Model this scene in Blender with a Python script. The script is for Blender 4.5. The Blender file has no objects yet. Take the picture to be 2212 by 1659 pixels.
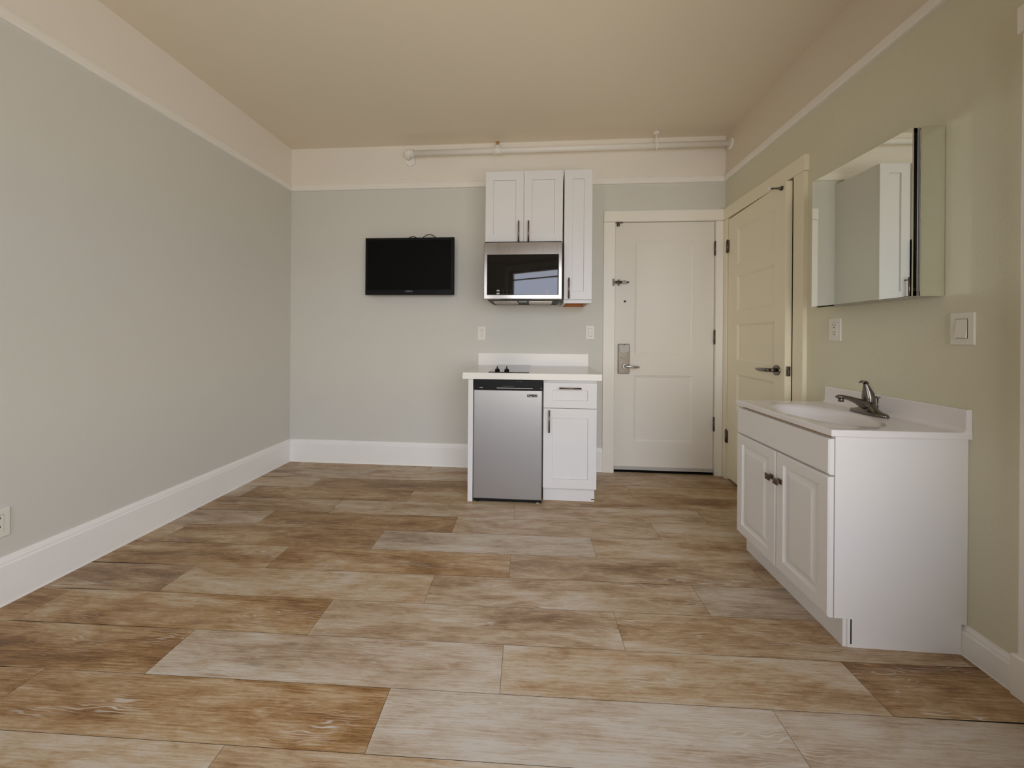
import bpy, bmesh, math, random
from mathutils import Vector, Matrix
PI = math.pi
random.seed(7)
sc = bpy.context.scene
col = sc.collection

# ------------------------------------------------------------------ camera
FPX, W = 744.41, 2212.0
CAM_H = 1.0933
cd = bpy.data.cameras.new('camera')
cam = bpy.data.objects.new('camera', cd); col.objects.link(cam)
cd.sensor_fit = 'HORIZONTAL'; cd.sensor_width = 36.0; cd.lens = FPX / W * 36.0
cd.shift_x = 0.0
cd.shift_y = -(829.5 - 728.15) / W
cd.clip_start = 0.02; cd.clip_end = 200
cam.matrix_world = Matrix.Translation((0, 0, CAM_H)) @ Matrix.Rotation(0.0692, 4, 'Z') @ Matrix.Rotation(PI/2, 4, 'X') @ Matrix.Rotation(0.0075, 4, 'Z')
sc.camera = cam

# ------------------------------------------------------------------ colour management, light
sc.view_settings.view_transform = 'Standard'
sc.view_settings.look = 'None'
sc.view_settings.gamma = 1.0
sc.view_settings.exposure = 0.0
sc.view_settings.use_curve_mapping = False
sc.cycles.max_bounces = 12
sc.cycles.diffuse_bounces = 8
sc.cycles.glossy_bounces = 6
sc.cycles.blur_glossy = 0.0       # keep the mirror's light patch on the wall crisp

SKY = 16.0
wd = bpy.data.worlds.new('overcast sky'); sc.world = wd; wd.use_nodes = True
wn = wd.node_tree; wn.nodes.clear()
o_ = wn.nodes.new('ShaderNodeOutputWorld'); b_ = wn.nodes.new('ShaderNodeBackground')
tc_ = wn.nodes.new('ShaderNodeTexCoord'); sx_ = wn.nodes.new('ShaderNodeSeparateXYZ'); rp_ = wn.nodes.new('ShaderNodeValToRGB')
mr_ = wn.nodes.new('ShaderNodeMapRange'); mr_.inputs['From Min'].default_value = -1.0; mr_.inputs['From Max'].default_value = 1.0
wn.links.new(tc_.outputs['Generated'], sx_.inputs[0]); wn.links.new(sx_.outputs['Z'], mr_.inputs['Value']); wn.links.new(mr_.outputs[0], rp_.inputs[0])
# bright sky overhead, haze over the roofs, duller house fronts at eye level, sunlit street below
K_ = 16.0
stops = [(-.42, (5.3, 5.1, 4.6)), (-.28, (2.4, 2.55, 3.0)), (-.14, (2.5, 2.6, 3.0)), (-.07, (5.2, 4.8, 3.8)), (.03, (4.8, 4.6, 4.0)), (.07, (4.2, 4.5, 5.4)), (.16, (4.2, 4.5, 5.6)), (.22, (4.2, 4.4, 4.7)), (.42, (4.4, 4.6, 4.7)), (.52, (6.2, 6.4, 7.3))]
stops = [(z_, tuple(v/K_ for v in c_)) for z_, c_ in stops]
el = rp_.color_ramp.elements
el[0].position = (stops[0][0]+1)/2; el[0].color = (*stops[0][1], 1); el[1].position = (stops[-1][0]+1)/2; el[1].color = (*stops[-1][1], 1)
for z_, c_ in stops[1:-1]:
    e_ = el.new((z_+1)/2); e_.color = (*c_, 1)
# soft sky glow added low left behind the camera, strengthens the wall's light patch
GLOW = 0.375
dp_ = wn.nodes.new('ShaderNodeVectorMath'); dp_.operation = 'DOT_PRODUCT'; dp_.inputs[1].default_value = Vector((-.75, -.65, .15)).normalized()
mx_ = wn.nodes.new('ShaderNodeMath'); mx_.operation = 'MAXIMUM'; mx_.inputs[1].default_value = 0.0
pw_ = wn.nodes.new('ShaderNodeMath'); pw_.operation = 'POWER'; pw_.inputs[1].default_value = 24.0
sc_ = wn.nodes.new('ShaderNodeMix'); sc_.data_type = 'RGBA'; sc_.blend_type = 'ADD'; sc_.clamp_result = False
wn.links.new(tc_.outputs['Generated'], dp_.inputs[0]); wn.links.new(dp_.outputs['Value'], mx_.inputs[0]); wn.links.new(mx_.outputs[0], pw_.inputs[0])
wn.links.new(pw_.outputs[0], sc_.inputs['Factor']); wn.links.new(rp_.outputs[0], sc_.inputs['A']); sc_.inputs['B'].default_value = (GLOW, GLOW*.96, GLOW*.90, 1)
wn.links.new(sc_.outputs['Result'], b_.inputs['Color']); b_.inputs['Strength'].default_value = SKY
wn.links.new(b_.outputs[0], o_.inputs['Surface'])

# room (metres; x right, y into the room, z up; the camera stands over the origin)
XL, XR, YB, ZC = -2.1376, 1.5042, 2.8665, 2.7167
RX, RY = -0.50, -0.92             # where the flat rear wall meets the slanted window wall
SLX, SLY = XR, 0.12               # slanted wall ends at the right wall
sl = Vector((SLX - RX, SLY - RY, 0)); SL = sl.length; sdir = sl.normalized(); snor = Vector((-sdir.y, sdir.x, 0))
WIN = (0.06, 2.12, 0.40, 2.20)    # window opening along the slanted wall, and its heights
WIN_FILL = (-1.58, -0.90, 0.45, 2.32)  # added narrow window in the flat rear wall, unseen, brightens the right side

ld = bpy.data.lights.new('window portal', 'AREA'); ld.shape = 'RECTANGLE'
ld.size = WIN[1]-WIN[0]; ld.size_y = WIN[3]-WIN[2]; ld.cycles.is_portal = True
lo = bpy.data.objects.new('window_portal', ld); col.objects.link(lo)
pc = Vector((RX, RY, 0)) + sdir*((WIN[0]+WIN[1])/2) - snor*0.10; pc.z = (WIN[2]+WIN[3])/2
zax = -snor; xax = sdir.copy(); yax = zax.cross(xax)
lo.matrix_world = Matrix((( xax.x, yax.x, zax.x, pc.x), (xax.y, yax.y, zax.y, pc.y), (xax.z, yax.z, zax.z, pc.z), (0,0,0,1)))

l2 = bpy.data.lights.new('fill window portal', 'AREA'); l2.shape = 'RECTANGLE'
l2.size = WIN_FILL[1]-WIN_FILL[0]; l2.size_y = WIN_FILL[3]-WIN_FILL[2]; l2.cycles.is_portal = True
lo2 = bpy.data.objects.new('window_portal', l2); col.objects.link(lo2)
lo2.matrix_world = Matrix.Translation(((WIN_FILL[0]+WIN_FILL[1])/2, RY-.10, (WIN_FILL[2]+WIN_FILL[3])/2)) @ Matrix.Rotation(PI/2, 4, 'X')

# ------------------------------------------------------------------ materials
def nmat(name):
    m = bpy.data.materials.new(name); m.use_nodes = True
    nt = m.node_tree; bs = nt.nodes.get('Principled BSDF')
    return m, nt, bs
def N(nt, t, **k):
    n = nt.nodes.new(t)
    for a, v in k.items(): setattr(n, a, v)
    return n
def paint(name, c, rough=.5, bump=0.0, scale=60, var=.03, spec=.4, big=0.0):
    m, nt, bs = nmat(name)
    bs.inputs['Roughness'].default_value = rough
    bs.inputs['Specular IOR Level'].default_value = spec
    tc = N(nt, 'ShaderNodeTexCoord')
    no = N(nt, 'ShaderNodeTexNoise'); no.inputs['Scale'].default_value = 2.5; no.inputs['Detail'].default_value = 4
    nt.links.new(tc.outputs['Object'], no.inputs['Vector'])
    mx = N(nt, 'ShaderNodeMix', data_type='RGBA')
    mx.inputs['A'].default_value = (*[v*(1-var) for v in c], 1); mx.inputs['B'].default_value = (*[min(1, v*(1+var)) for v in c], 1)
    nt.links.new(no.outputs['Fac'], mx.inputs['Factor']); nt.links.new(mx.outputs['Result'], bs.inputs['Base Color'])
    if bump > 0:
        n2 = N(nt, 'ShaderNodeTexNoise'); n2.inputs['Scale'].default_value = scale; n2.inputs['Detail'].default_value = 3
        nt.links.new(tc.outputs['Object'], n2.inputs['Vector'])
        bp = N(nt, 'ShaderNodeBump'); bp.inputs['Strength'].default_value = bump; bp.inputs['Distance'].default_value = .004
        nt.links.new(n2.outputs['Fac'], bp.inputs['Height'])
        last = bp
        if big > 0:
            n3 = N(nt, 'ShaderNodeTexNoise'); n3.inputs['Scale'].default_value = 14; n3.inputs['Detail'].default_value = 2
            nt.links.new(tc.outputs['Object'], n3.inputs['Vector'])
            b2 = N(nt, 'ShaderNodeBump'); b2.inputs['Strength'].default_value = big; b2.inputs['Distance'].default_value = .01
            nt.links.new(n3.outputs['Fac'], b2.inputs['Height']); nt.links.new(bp.outputs[0], b2.inputs['Normal']); last = b2
        nt.links.new(last.outputs[0], bs.inputs['Normal'])
    return m
def metal(name, c, rough=.3, aniso=0.0, brushed=0):
    m, nt, bs = nmat(name)
    bs.inputs['Metallic'].default_value = 1; bs.inputs['Base Color'].default_value = (*c, 1)
    bs.inputs['Roughness'].default_value = rough
    tc = N(nt, 'ShaderNodeTexCoord'); mp = N(nt, 'ShaderNodeMapping')
    mp.inputs['Scale'].default_value = (3, 3, 400) if brushed == 1 else (400, 400, 3) if brushed == 2 else (40, 40, 40)
    no = N(nt, 'ShaderNodeTexNoise'); no.inputs['Scale'].default_value = 1; no.inputs['Detail'].default_value = 2
    nt.links.new(tc.outputs['Object'], mp.inputs[0]); nt.links.new(mp.outputs[0], no.inputs['Vector'])
    mr = N(nt, 'ShaderNodeMapRange'); mr.inputs['To Min'].default_value = max(.02, rough-.06); mr.inputs['To Max'].default_value = rough+.06
    nt.links.new(no.outputs['Fac'], mr.inputs['Value']); nt.links.new(mr.outputs[0], bs.inputs['Roughness'])
    if brushed:
        bp = N(nt, 'ShaderNodeBump'); bp.inputs['Strength'].default_value = .06; bp.inputs['Distance'].default_value = .001
        nt.links.new(no.outputs['Fac'], bp.inputs['Height']); nt.links.new(bp.outputs[0], bs.inputs['Normal'])
    return m
def plain(name, c, rough=.4, spec=.5, coat=0, metallic=0):
    m, nt, bs = nmat(name)
    no = N(nt, 'ShaderNodeTexNoise'); no.inputs['Scale'].default_value = 30
    mr = N(nt, 'ShaderNodeMapRange'); mr.inputs['To Min'].default_value = max(0.0, rough-.03); mr.inputs['To Max'].default_value = rough+.03
    nt.links.new(no.outputs['Fac'], mr.inputs['Value'])
    if rough > .04: nt.links.new(mr.outputs[0], bs.inputs['Roughness'])
    else: bs.inputs['Roughness'].default_value = rough
    bs.inputs['Base Color'].default_value = (*c, 1); bs.inputs['Specular IOR Level'].default_value = spec
    bs.inputs['Coat Weight'].default_value = coat; bs.inputs['Metallic'].default_value = metallic
    return m

M = {}
M['wall'] = paint('grey sage wall paint', (.655, .644, .59), .55, .10, 140, .015, .3, .05)
M['wallr'] = paint('grey sage wall paint heavy orange peel', (.68, .655, .505), .5, .22, 110, .015, .35, .16)  # same paint as the other walls, warm bounce light tinted into the colour
M['frieze'] = paint('cream frieze paint', (.82, .765, .67), .6, .06, 90, .015, .3)
M['ceil'] = paint('tan ceiling paint', (.76, .68, .55), .7, .06, 60, .02, .2)
M['trim'] = paint('off white gloss trim paint', (.86, .825, .755), .38, .03, 25, .01, .45)
M['door'] = paint('cream door paint', (.77, .735, .665), .42, .03, 25, .01, .45)
M['bb'] = paint('white baseboard paint', (.89, .88, .855), .38, .02, 25, .01, .45)
M['closet'] = paint('yellower cream door paint', (.83, .775, .60), .42, .03, 25, .01, .45)  # a yellower cream than the entrance door
M['cab'] = paint('white cabinet lacquer', (.75, .74, .735), .35, 0, 60, .008, .45)
M['van'] = paint('white vanity paint', (.79, .775, .765), .4, 0, 60, .008, .4)
M['stone'] = paint('white cultured marble', (.80, .77, .77), .12, 0, 60, .02, .5)
M['counter'] = paint('white quartz counter', (.80, .78, .74), .22, 0, 60, .02, .5)
M['plastic'] = paint('white switch plastic', (.77, .745, .66), .3, 0, 60, .005, .5)
M['steel'] = metal('brushed stainless steel', (.56, .52, .475), .20, brushed=2)
M['fridge'] = metal('silver fridge door finish', (.46, .46, .47), .42, brushed=1)
M['nickel'] = metal('brushed nickel', (.20, .18, .165), .20)
M['nickel2'] = metal('satin nickel lever', (.55, .56, .58), .25)
M['lockplate'] = metal('aged nickel lock plate', (.22, .19, .155), .35, brushed=2)
M['bronze'] = metal('dark bronze pull', (.22, .17, .14), .3)
M['hinge'] = metal('dark steel hinge', (.16, .13, .11), .4)
M['brass'] = metal('brass sprinkler', (.45, .30, .14), .35)
M['mirror'] = metal('mirror glass', (.86, .89, .83), .0); M['mirror'].node_tree.nodes['Principled BSDF'].inputs['Roughness'].default_value = 0
for l in list(M['mirror'].node_tree.links):
    if l.to_socket.name == 'Roughness': M['mirror'].node_tree.links.remove(l)
M['black'] = plain('black plastic', (.004, .004, .0045), .45, .22)
M['screen'] = plain('matte black television screen', (.002, .002, .002), .55, .12)
M['glass'] = plain('black microwave glass', (.002, .002, .003), .02, .8)
M['ceran'] = plain('black ceramic cooktop glass', (.01, .01, .01), .06, .5)
M['dark'] = plain('dark void', (.01, .009, .008), .9, .1)  # near-black for joints and slots, and painted shade inside door recesses
M['rubber'] = plain('black rubber', (.004, .004, .004), .8, .1)
M['silverpaint'] = plain('aluminium strip', (.48, .46, .43), .4, .5)
M['btn'] = plain('grey button print', (.42, .43, .45), .5)
M['white'] = plain('white print', (.8, .8, .8), .5)
M['orangewood'] = paint('orange cabinet plywood', (.50, .20, .06), .5, .03, 40, .2)
M['mdf'] = paint('bare particle board edge', (.42, .29, .15), .8, .1, 90, .2)

# vinyl plank floor
def floor_mat():
    m, nt, bs = nmat('washed oak vinyl plank'); L = nt.links.new
    uv = N(nt, 'ShaderNodeUVMap'); uv.uv_map = 'plank'
    at = N(nt, 'ShaderNodeVertexColor'); at.layer_name = 'tone'
    sp = N(nt, 'ShaderNodeSeparateColor'); L(at.outputs['Color'], sp.inputs[0])
    def mp(sx, sy):
        a = N(nt, 'ShaderNodeMapping'); a.inputs['Scale'].default_value = (sx, sy, 1); L(uv.outputs[0], a.inputs[0]); return a
    def noise(vec, scale=1, det=4, dist=0, rough=.55):
        n = N(nt, 'ShaderNodeTexNoise'); n.inputs['Scale'].default_value = scale; n.inputs['Detail'].default_value = det
        n.inputs['Distortion'].default_value = dist; n.inputs['Roughness'].default_value = rough; L(vec.outputs[0], n.inputs['Vector']); return n
    def math_(op, a, b, clamp=False):
        n = N(nt, 'ShaderNodeMath', operation=op); n.use_clamp = clamp
        for i, v in enumerate((a, b)):
            if isinstance(v, (int, float)): n.inputs[i].default_value = v
            else: L(v, n.inputs[i])
        return n.outputs[0]
    patch = noise(mp(1.7, 8), 1, 10, .5, .66)
    blot = noise(mp(7, 22), 1, 8, 1.2, .7)
    streak = noise(mp(7, 210), 1, 8, .35, .72)
    fine = noise(mp(40, 900), 1, 4, .1, .7)
    t = math_('MULTIPLY', math_('SUBTRACT', patch.outputs['Fac'], .5), 2.1)
    t = math_('ADD', t, math_('ADD', math_('MULTIPLY', sp.outputs[0], .72), .17))
    t = math_('ADD', t, math_('MULTIPLY', math_('SUBTRACT', blot.outputs['Fac'], .5), .8))
    t = math_('ADD', t, math_('MULTIPLY', math_('SUBTRACT', streak.outputs['Fac'], .5), 1.5))
    t = math_('ADD', t, math_('MULTIPLY', math_('SUBTRACT', fine.outputs['Fac'], .5), .6), True)
    rp = N(nt, 'ShaderNodeValToRGB'); cr = rp.color_ramp
    cr.elements[0].position = 0; cr.elements[0].color = (.15, .083, .040, 1)
    cr.elements[1].position = 1; cr.elements[1].color = (.56, .49, .405, 1)
    for p, c in ((.25, (.265, .155, .076)), (.47, (.38, .255, .145)), (.7, (.47, .36, .240))):
        e = cr.elements.new(p); e.color = (*c, 1)
    L(t, rp.inputs[0])
    # greyness per plank
    hs = N(nt, 'ShaderNodeHueSaturation'); L(rp.outputs[0], hs.inputs['Color'])
    sat = math_('SUBTRACT', 1.15, math_('MULTIPLY', sp.outputs[1], .50)); L(sat, hs.inputs['Saturation'])
    # cathedral grain: pale limed lines
    wmp = mp(1.3, 7)
    wv = N(nt, 'ShaderNodeTexWave'); wv.wave_type = 'BANDS'; wv.bands_direction = 'Y'; wv.wave_profile = 'SIN'
    wv.inputs['Scale'].default_value = 5.5; wv.inputs['Distortion'].default_value = 26; wv.inputs['Detail'].default_value = 2.0
    wv.inputs['Detail Scale'].default_value = .6; wv.inputs['Detail Roughness'].default_value = .55; L(wmp.outputs[0], wv.inputs['Vector'])
    line = N(nt, 'ShaderNodeMapRange'); line.inputs['From Min'].default_value = .72; line.inputs['From Max'].default_value = .98; L(wv.outputs['Fac'], line.inputs['Value'])
    msk = noise(mp(2.6, 11), 1, 3, .4)
    mr = N(nt, 'ShaderNodeMapRange'); mr.inputs['From Min'].default_value = .55; mr.inputs['From Max'].default_value = .66; L(msk.outputs['Fac'], mr.inputs['Value'])
    fac = math_('MULTIPLY', math_('MULTIPLY', line.outputs[0], mr.outputs[0]), .75)
    fac = math_('MULTIPLY', fac, math_('ADD', .45, sp.outputs[2]), True)
    mx = N(nt, 'ShaderNodeMix', data_type='RGBA'); L(fac, mx.inputs['Factor']); L(hs.outputs[0], mx.inputs['A']); mx.inputs['B'].default_value = (.58, .53, .46, 1)
    # knots
    kn = N(nt, 'ShaderNodeTexVoronoi'); kn.inputs['Scale'].default_value = 1; L(mp(1.5, 6.5).outputs[0], kn.inputs['Vector'])
    kr = N(nt, 'ShaderNodeMapRange'); kr.inputs['From Min'].default_value = .03; kr.inputs['From Max'].default_value = .085
    kr.inputs['To Min'].default_value = .6; kr.inputs['To Max'].default_value = 0; L(kn.outputs['Distance'], kr.inputs['Value'])
    m2 = N(nt, 'ShaderNodeMix', data_type='RGBA'); L(kr.outputs[0], m2.inputs['Factor']); L(mx.outputs['Result'], m2.inputs['A']); m2.inputs['B'].default_value = (.13, .08, .05, 1)
    L(m2.outputs['Result'], bs.inputs['Base Color'])
    rr = N(nt, 'ShaderNodeMapRange'); rr.inputs['To Min'].default_value = .36; rr.inputs['To Max'].default_value = .52; L(streak.outputs['Fac'], rr.inputs['Value']); L(rr.outputs[0], bs.inputs['Roughness'])
    bs.inputs['Specular IOR Level'].default_value = .5
    bp = N(nt, 'ShaderNodeBump'); bp.inputs['Strength'].default_value = .12; bp.inputs['Distance'].default_value = .001; L(streak.outputs['Fac'], bp.inputs['Height']); L(bp.outputs[0], bs.inputs['Normal'])
    return m
M['floor'] = floor_mat()

def pane_mat():
    m = bpy.data.materials.new('clear window glass'); m.use_nodes = True; nt = m.node_tree; nt.nodes.clear()
    o = N(nt, 'ShaderNodeOutputMaterial'); mx = N(nt, 'ShaderNodeMixShader'); t = N(nt, 'ShaderNodeBsdfTransparent'); g = N(nt, 'ShaderNodeBsdfGlossy'); fr = N(nt, 'ShaderNodeFresnel')
    g.inputs['Roughness'].default_value = .02; fr.inputs['IOR'].default_value = 1.3
    nt.links.new(fr.outputs[0], mx.inputs[0]); nt.links.new(t.outputs[0], mx.inputs[1]); nt.links.new(g.outputs[0], mx.inputs[2]); nt.links.new(mx.outputs[0], o.inputs[0])
    return m
M['pane'] = pane_mat()

# ------------------------------------------------------------------ mesh helpers
def nb(): return bmesh.new()
def box(bm, x0, x1, y0, y1, z0, z1, bev=0.0, seg=2, mi=0, mat=None):
    r = bmesh.ops.create_cube(bm, size=1)
    vs = r['verts']
    c = Matrix.Translation(((x0+x1)/2, (y0+y1)/2, (z0+z1)/2)) @ Matrix.Diagonal((abs(x1-x0), abs(y1-y0), abs(z1-z0), 1))
    if mat is not None: c = mat @ c
    bmesh.ops.transform(bm, matrix=c, verts=vs)
    fs = list({f for v in vs for f in v.link_faces})
    for f in fs: f.material_index = mi
    if bev > 0:
        es = list({e for v in vs for e in v.link_edges})
        bmesh.ops.bevel(bm, geom=es, offset=bev, segments=seg, profile=.5, affect='EDGES', clamp_overlap=True, material=mi)
def cyl(bm, p0, p1, r0, r1=None, n=24, mi=0, caps=True):
    r1 = r0 if r1 is None else r1
    p0 = Vector(p0); p1 = Vector(p1); d = p1-p0
    q = d.to_track_quat('Z', 'Y').to_matrix().to_4x4()
    r = bmesh.ops.create_cone(bm, cap_ends=caps, segments=n, radius1=r0, radius2=r1, depth=d.length, matrix=Matrix.Translation((p0+p1)/2) @ q)
    for f in {f for v in r['verts'] for f in v.link_faces}:
        f.material_index = mi; f.smooth = len(f.verts) == 4
def sph(bm, c, r, sc_=(1, 1, 1), mi=0, n=20):
    rr = bmesh.ops.create_uvsphere(bm, u_segments=n, v_segments=n//2, radius=r, matrix=Matrix.Translation(c) @ Matrix.Diagonal((*sc_, 1)))
    for f in {f for v in rr['verts'] for f in v.link_faces}: f.material_index = mi; f.smooth = True
def rings(bm, loops, mi=0, caps=True, closed=False, smooth=True):
    """loops: list of lists of points, bridged in order"""
    vv = [[bm.verts.new(p) for p in l] for l in loops]
    n = len(vv[0]); rng = range(len(vv) if closed else len(vv)-1)
    for i in rng:
        a, b = vv[i], vv[(i+1) % len(vv)]
        for j in range(n):
            f = bm.faces.new((a[j], a[(j+1) % n], b[(j+1) % n], b[j])); f.material_index = mi; f.smooth = smooth
    if caps and not closed:
        for l, rev in ((vv[0], True), (vv[-1], False)):
            f = bm.faces.new(list(reversed(l)) if rev else l); f.material_index = mi
def tube(bm, pts, r, n=14, mi=0, radii=None, flat=None):
    """sweep a circle along pts; flat=(wx, wz) squashes it along side/up"""
    P = [Vector(p) for p in pts]; loops = []
    up = Vector((0, 0, 1))
    for i, p in enumerate(P):
        d = (P[min(i+1, len(P)-1)] - P[max(i-1, 0)]).normalized()
        u = up if abs(d.dot(up)) < .95 else Vector((0, 1, 0))
        s = d.cross(u).normalized(); t = s.cross(d).normalized()
        rr = radii[i] if radii else r
        a, b = (flat[i] if flat else (1, 1))
        loops.append([p + s*(math.cos(2*PI*k/n)*rr*a) + t*(math.sin(2*PI*k/n)*rr*b) for k in range(n)])
    rings(bm, loops, mi)
def extrude_profile(bm, prof, p0, p1, out, mi=0):
    """prof: (out, z) points, swept from p0 to p1 along a wall; out = unit vector into the room"""
    out = Vector(out); p0 = Vector(p0); p1 = Vector(p1)
    rings(bm, [[p + out*a + Vector((0, 0, b)) for a, b in prof] for p in (p0, p1)], mi, smooth=False)
def fronted(bm, T, u0, u1, v0, v1, thick, rects, prof, edge=.0015, mi=0):
    """slab whose front carries sunk or raised panels. T(u, v, d) -> xyz, d = height above the back face.
    prof = [(inset, depth below the front)...] from the panel's edge inwards"""
    cache = {}
    def V(u, v, d):
        k = (round(u, 5), round(v, 5), round(d, 5))
        if k not in cache: cache[k] = bm.verts.new(T(u, v, d))
        return cache[k]
    def Q(*a):
        vs = [V(*p) for p in a]
        if len(set(vs)) == 4:
            f = bm.faces.new(vs); f.material_index = mi
    e = edge
    us = sorted({u0+e, u1-e} | {r[0] for r in rects} | {r[1] for r in rects})
    vs = sorted({v0+e, v1-e} | {r[2] for r in rects} | {r[3] for r in rects})
    for i in range(len(us)-1):
        for j in range(len(vs)-1):
            cu, cv = (us[i]+us[i+1])/2, (vs[j]+vs[j+1])/2
            if any(r[0] < cu < r[1] and r[2] < cv < r[3] for r in rects): continue
            Q((us[i], vs[j], thick), (us[i+1], vs[j], thick), (us[i+1], vs[j+1], thick), (us[i], vs[j+1], thick))
    for r in rects:
        # grid lines that cross this rectangle would make T junctions; harmless
        prev = (r[0], r[1], r[2], r[3], thick)
        for ins, dep in prof:
            cur = (r[0]+ins, r[1]-ins, r[2]+ins, r[3]-ins, thick-dep)
            a, b = prev, cur
            A = [(a[0], a[2]), (a[1], a[2]), (a[1], a[3]), (a[0], a[3])]; B = [(b[0], b[2]), (b[1], b[2]), (b[1], b[3]), (b[0], b[3])]
            for k in range(4):
                p, q, s, t = A[k], A[(k+1) % 4], B[(k+1) % 4], B[k]
                Q((*p, a[4]), (*q, a[4]), (*s, b[4]), (*t, b[4]))
            prev = cur
        Q((prev[0], prev[2], prev[4]), (prev[1], prev[2], prev[4]), (prev[1], prev[3], prev[4]), (prev[0], prev[3], prev[4]))
    # outer bevel, sides, back
    def ring(i, d): return [(u0+i, v0+i, d), (u1-i, v0+i, d), (u1-i, v1-i, d), (u0+i, v1-i, d)]
    R = [ring(e, thick), ring(0, thick-e), ring(0, 0)]
    for a, b in zip(R, R[1:]):
        for k in range(4): Q(a[k], a[(k+1) % 4], b[(k+1) % 4], b[k])
    Q(*R[-1])
def obj(name, bm, mats, parent=None, recalc=True, smooth=False):
    if recalc: bmesh.ops.recalc_face_normals(bm, faces=bm.faces[:])
    me = bpy.data.meshes.new(name); bm.to_mesh(me); bm.free()
    if not isinstance(mats, (list, tuple)): mats = [mats]
    for m in mats: me.materials.append(m)
    if smooth:
        for p in me.polygons: p.use_smooth = True
    o = bpy.data.objects.new(name, me); col.objects.link(o)
    if parent is not None:
        o.parent = parent
        p = parent; inv = Matrix.Identity(4)
        chain = []
        while p is not None: chain.append(p); p = p.parent
        mw = Matrix.Identity(4)
        for q in reversed(chain): mw = mw @ q.matrix_basis
        o.matrix_basis = mw.inverted()
    return o
def recenter(o, loc):
    """move a mesh object's origin to loc (world), keeping its shape in place"""
    d = Vector(loc); o.data.transform(Matrix.Translation(-d)); o.location = d
    return o
def tag(o, label=None, cat=None, group=None, kind=None):
    if label: o['label'] = label
    if cat: o['category'] = cat
    if group: o['group'] = group
    if kind: o['kind'] = kind
    return o
def empty(name, loc, rz=0):
    o = bpy.data.objects.new(name, None); col.objects.link(o); o.location = loc; o.rotation_euler = (0, 0, rz)
    o.empty_display_size = .1
    return o
def text_mesh(name, body, size, mat, M4, parent, extrude=.0003):
    cu = bpy.data.curves.new(name, 'FONT'); cu.body = body; cu.size = size; cu.extrude = extrude; cu.align_x = 'CENTER'; cu.align_y = 'CENTER'
    to = bpy.data.objects.new(name + '_tmp', cu); col.objects.link(to)
    bpy.context.view_layer.update()
    me = bpy.data.meshes.new_from_object(to.evaluated_get(bpy.context.evaluated_depsgraph_get()))
    bpy.data.objects.remove(to); me.transform(M4); me.materials.clear(); me.materials.append(mat)
    bm = bmesh.new(); bm.from_mesh(me); bpy.data.meshes.remove(me)
    return obj(name, bm, mat, parent, recalc=False)
FACE_Y = lambda x, y, z: Matrix.Translation((x, y, z)) @ Matrix.Rotation(PI/2, 4, 'X')       # text facing -Y

# ------------------------------------------------------------------ floor
def build_floor():
    bm = nb(); uvl = bm.loops.layers.uv.new('plank'); tl = bm.loops.layers.float_color.new('tone')
    rot = .0215; c, s = math.cos(rot), math.sin(rot)
    rnd = random.Random(21)
    PW, PL = .1700, 1.147
    offs = [-.42, -.08, -.80]
    tones = {  # (row, plank index): (tone, grey, lime)
        (-1, 0): (.80, .75, .7), (-1, -1): (.36, .0, .9), (-1, 1): (.74, .65, .8), (-1, -2): (.28, .0, .2), (-2, -1): (.82, .15, .2), (-2, 0): (.78, .2, .3), (-2, 1): (.7, .4, .3),
        (0, 0): (.76, .2, .7), (0, -1): (.74, .6, .4), (0, 1): (.26, .05, 1.0), (0, -2): (.20, 0, .2),
        (1, 0): (.58, .45, .5), (1, 1): (.50, .25, 1.0), (1, -1): (.40, .0, .3), (1, -2): (.25, .0, .3),
        (2, 0): (.56, .4, .7), (2, 1): (.58, .8, .4), (2, -1): (.66, .15, .3),
        (3, 0): (.42, .4, .5), (3, -1): (.32, .0, .5), (3, 1): (.5, .3, .3),
        (4, 0): (.70, .75, .8), (4, 1): (.66, .25, .5), (4, -1): (.30, .1, .3),
        (5, 0): (.50, .35, .5), (5, 1): (.60, .2, .4), (5, -1): (.22, .05, .2),
        (6, 0): (.58, .35, .5), (6, -1): (.66, .3, .3), (6, 1): (.45, .1, .4),
        (7, 0): (.50, .1, .8), (7, -1): (.32, .05, .3), (7, 1): (.44, .1, .5),
        (8, 0): (.48, .1, .5), (8, -1): (.28, .1, .3), (8, 1): (.56, .05, .3)}
    for r in range(-13, 12):
        v0 = 1.052 + PW*r; v1 = v0 + PW; off = offs[(r+1) % 3]
        for k in range(-4, 5):
            u0 = off + PL*k; u1 = u0 + PL
            g = .00055
            tn = tones.get((r, k), (rnd.uniform(.3, .72), rnd.uniform(0, .6), rnd.uniform(.2, .8)))
            ou, ov = rnd.uniform(0, 60), rnd.uniform(0, 60)
            pts = [(u0+g, v0+g), (u1-g, v0+g), (u1-g, v1-g), (u0+g, v1-g)]
            # keep the floor inside the room: skip planks wholly outside
            X = [u*c - v*s for u, v in pts]; Y = [u*s + v*c for u, v in pts]
            if max(X) < XL-.15 or min(X) > XR+.35 or max(Y) < -1.1 or min(Y) > YB+.15: continue
            vs = [bm.verts.new((min(max(x, XL-.15), XR+.35), min(max(y, -1.1), YB+.15), 0)) for x, y in zip(X, Y)]
            try: f = bm.faces.new(vs)
            except ValueError: continue
            for lp, (x, y) in zip(f.loops, [(v.co.x, v.co.y) for v in vs]):
                lp[uvl].uv = (x*c + y*s - u0 + ou, -x*s + y*c - v0 + ov); lp[tl] = (*tn, 1)
            f.material_index = 0
    n = len(bm.faces)
    bmesh.ops.recalc_face_normals(bm, faces=bm.faces[:])
    for f in bm.faces:
        if f.normal.z < 0: f.normal_flip()
    box(bm, XL-.15, XR+.35, -1.1, YB+.15, -.05, -.0012, mi=1)
    return obj('floor', bm, [M['floor'], M['dark']], recalc=False)
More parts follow.
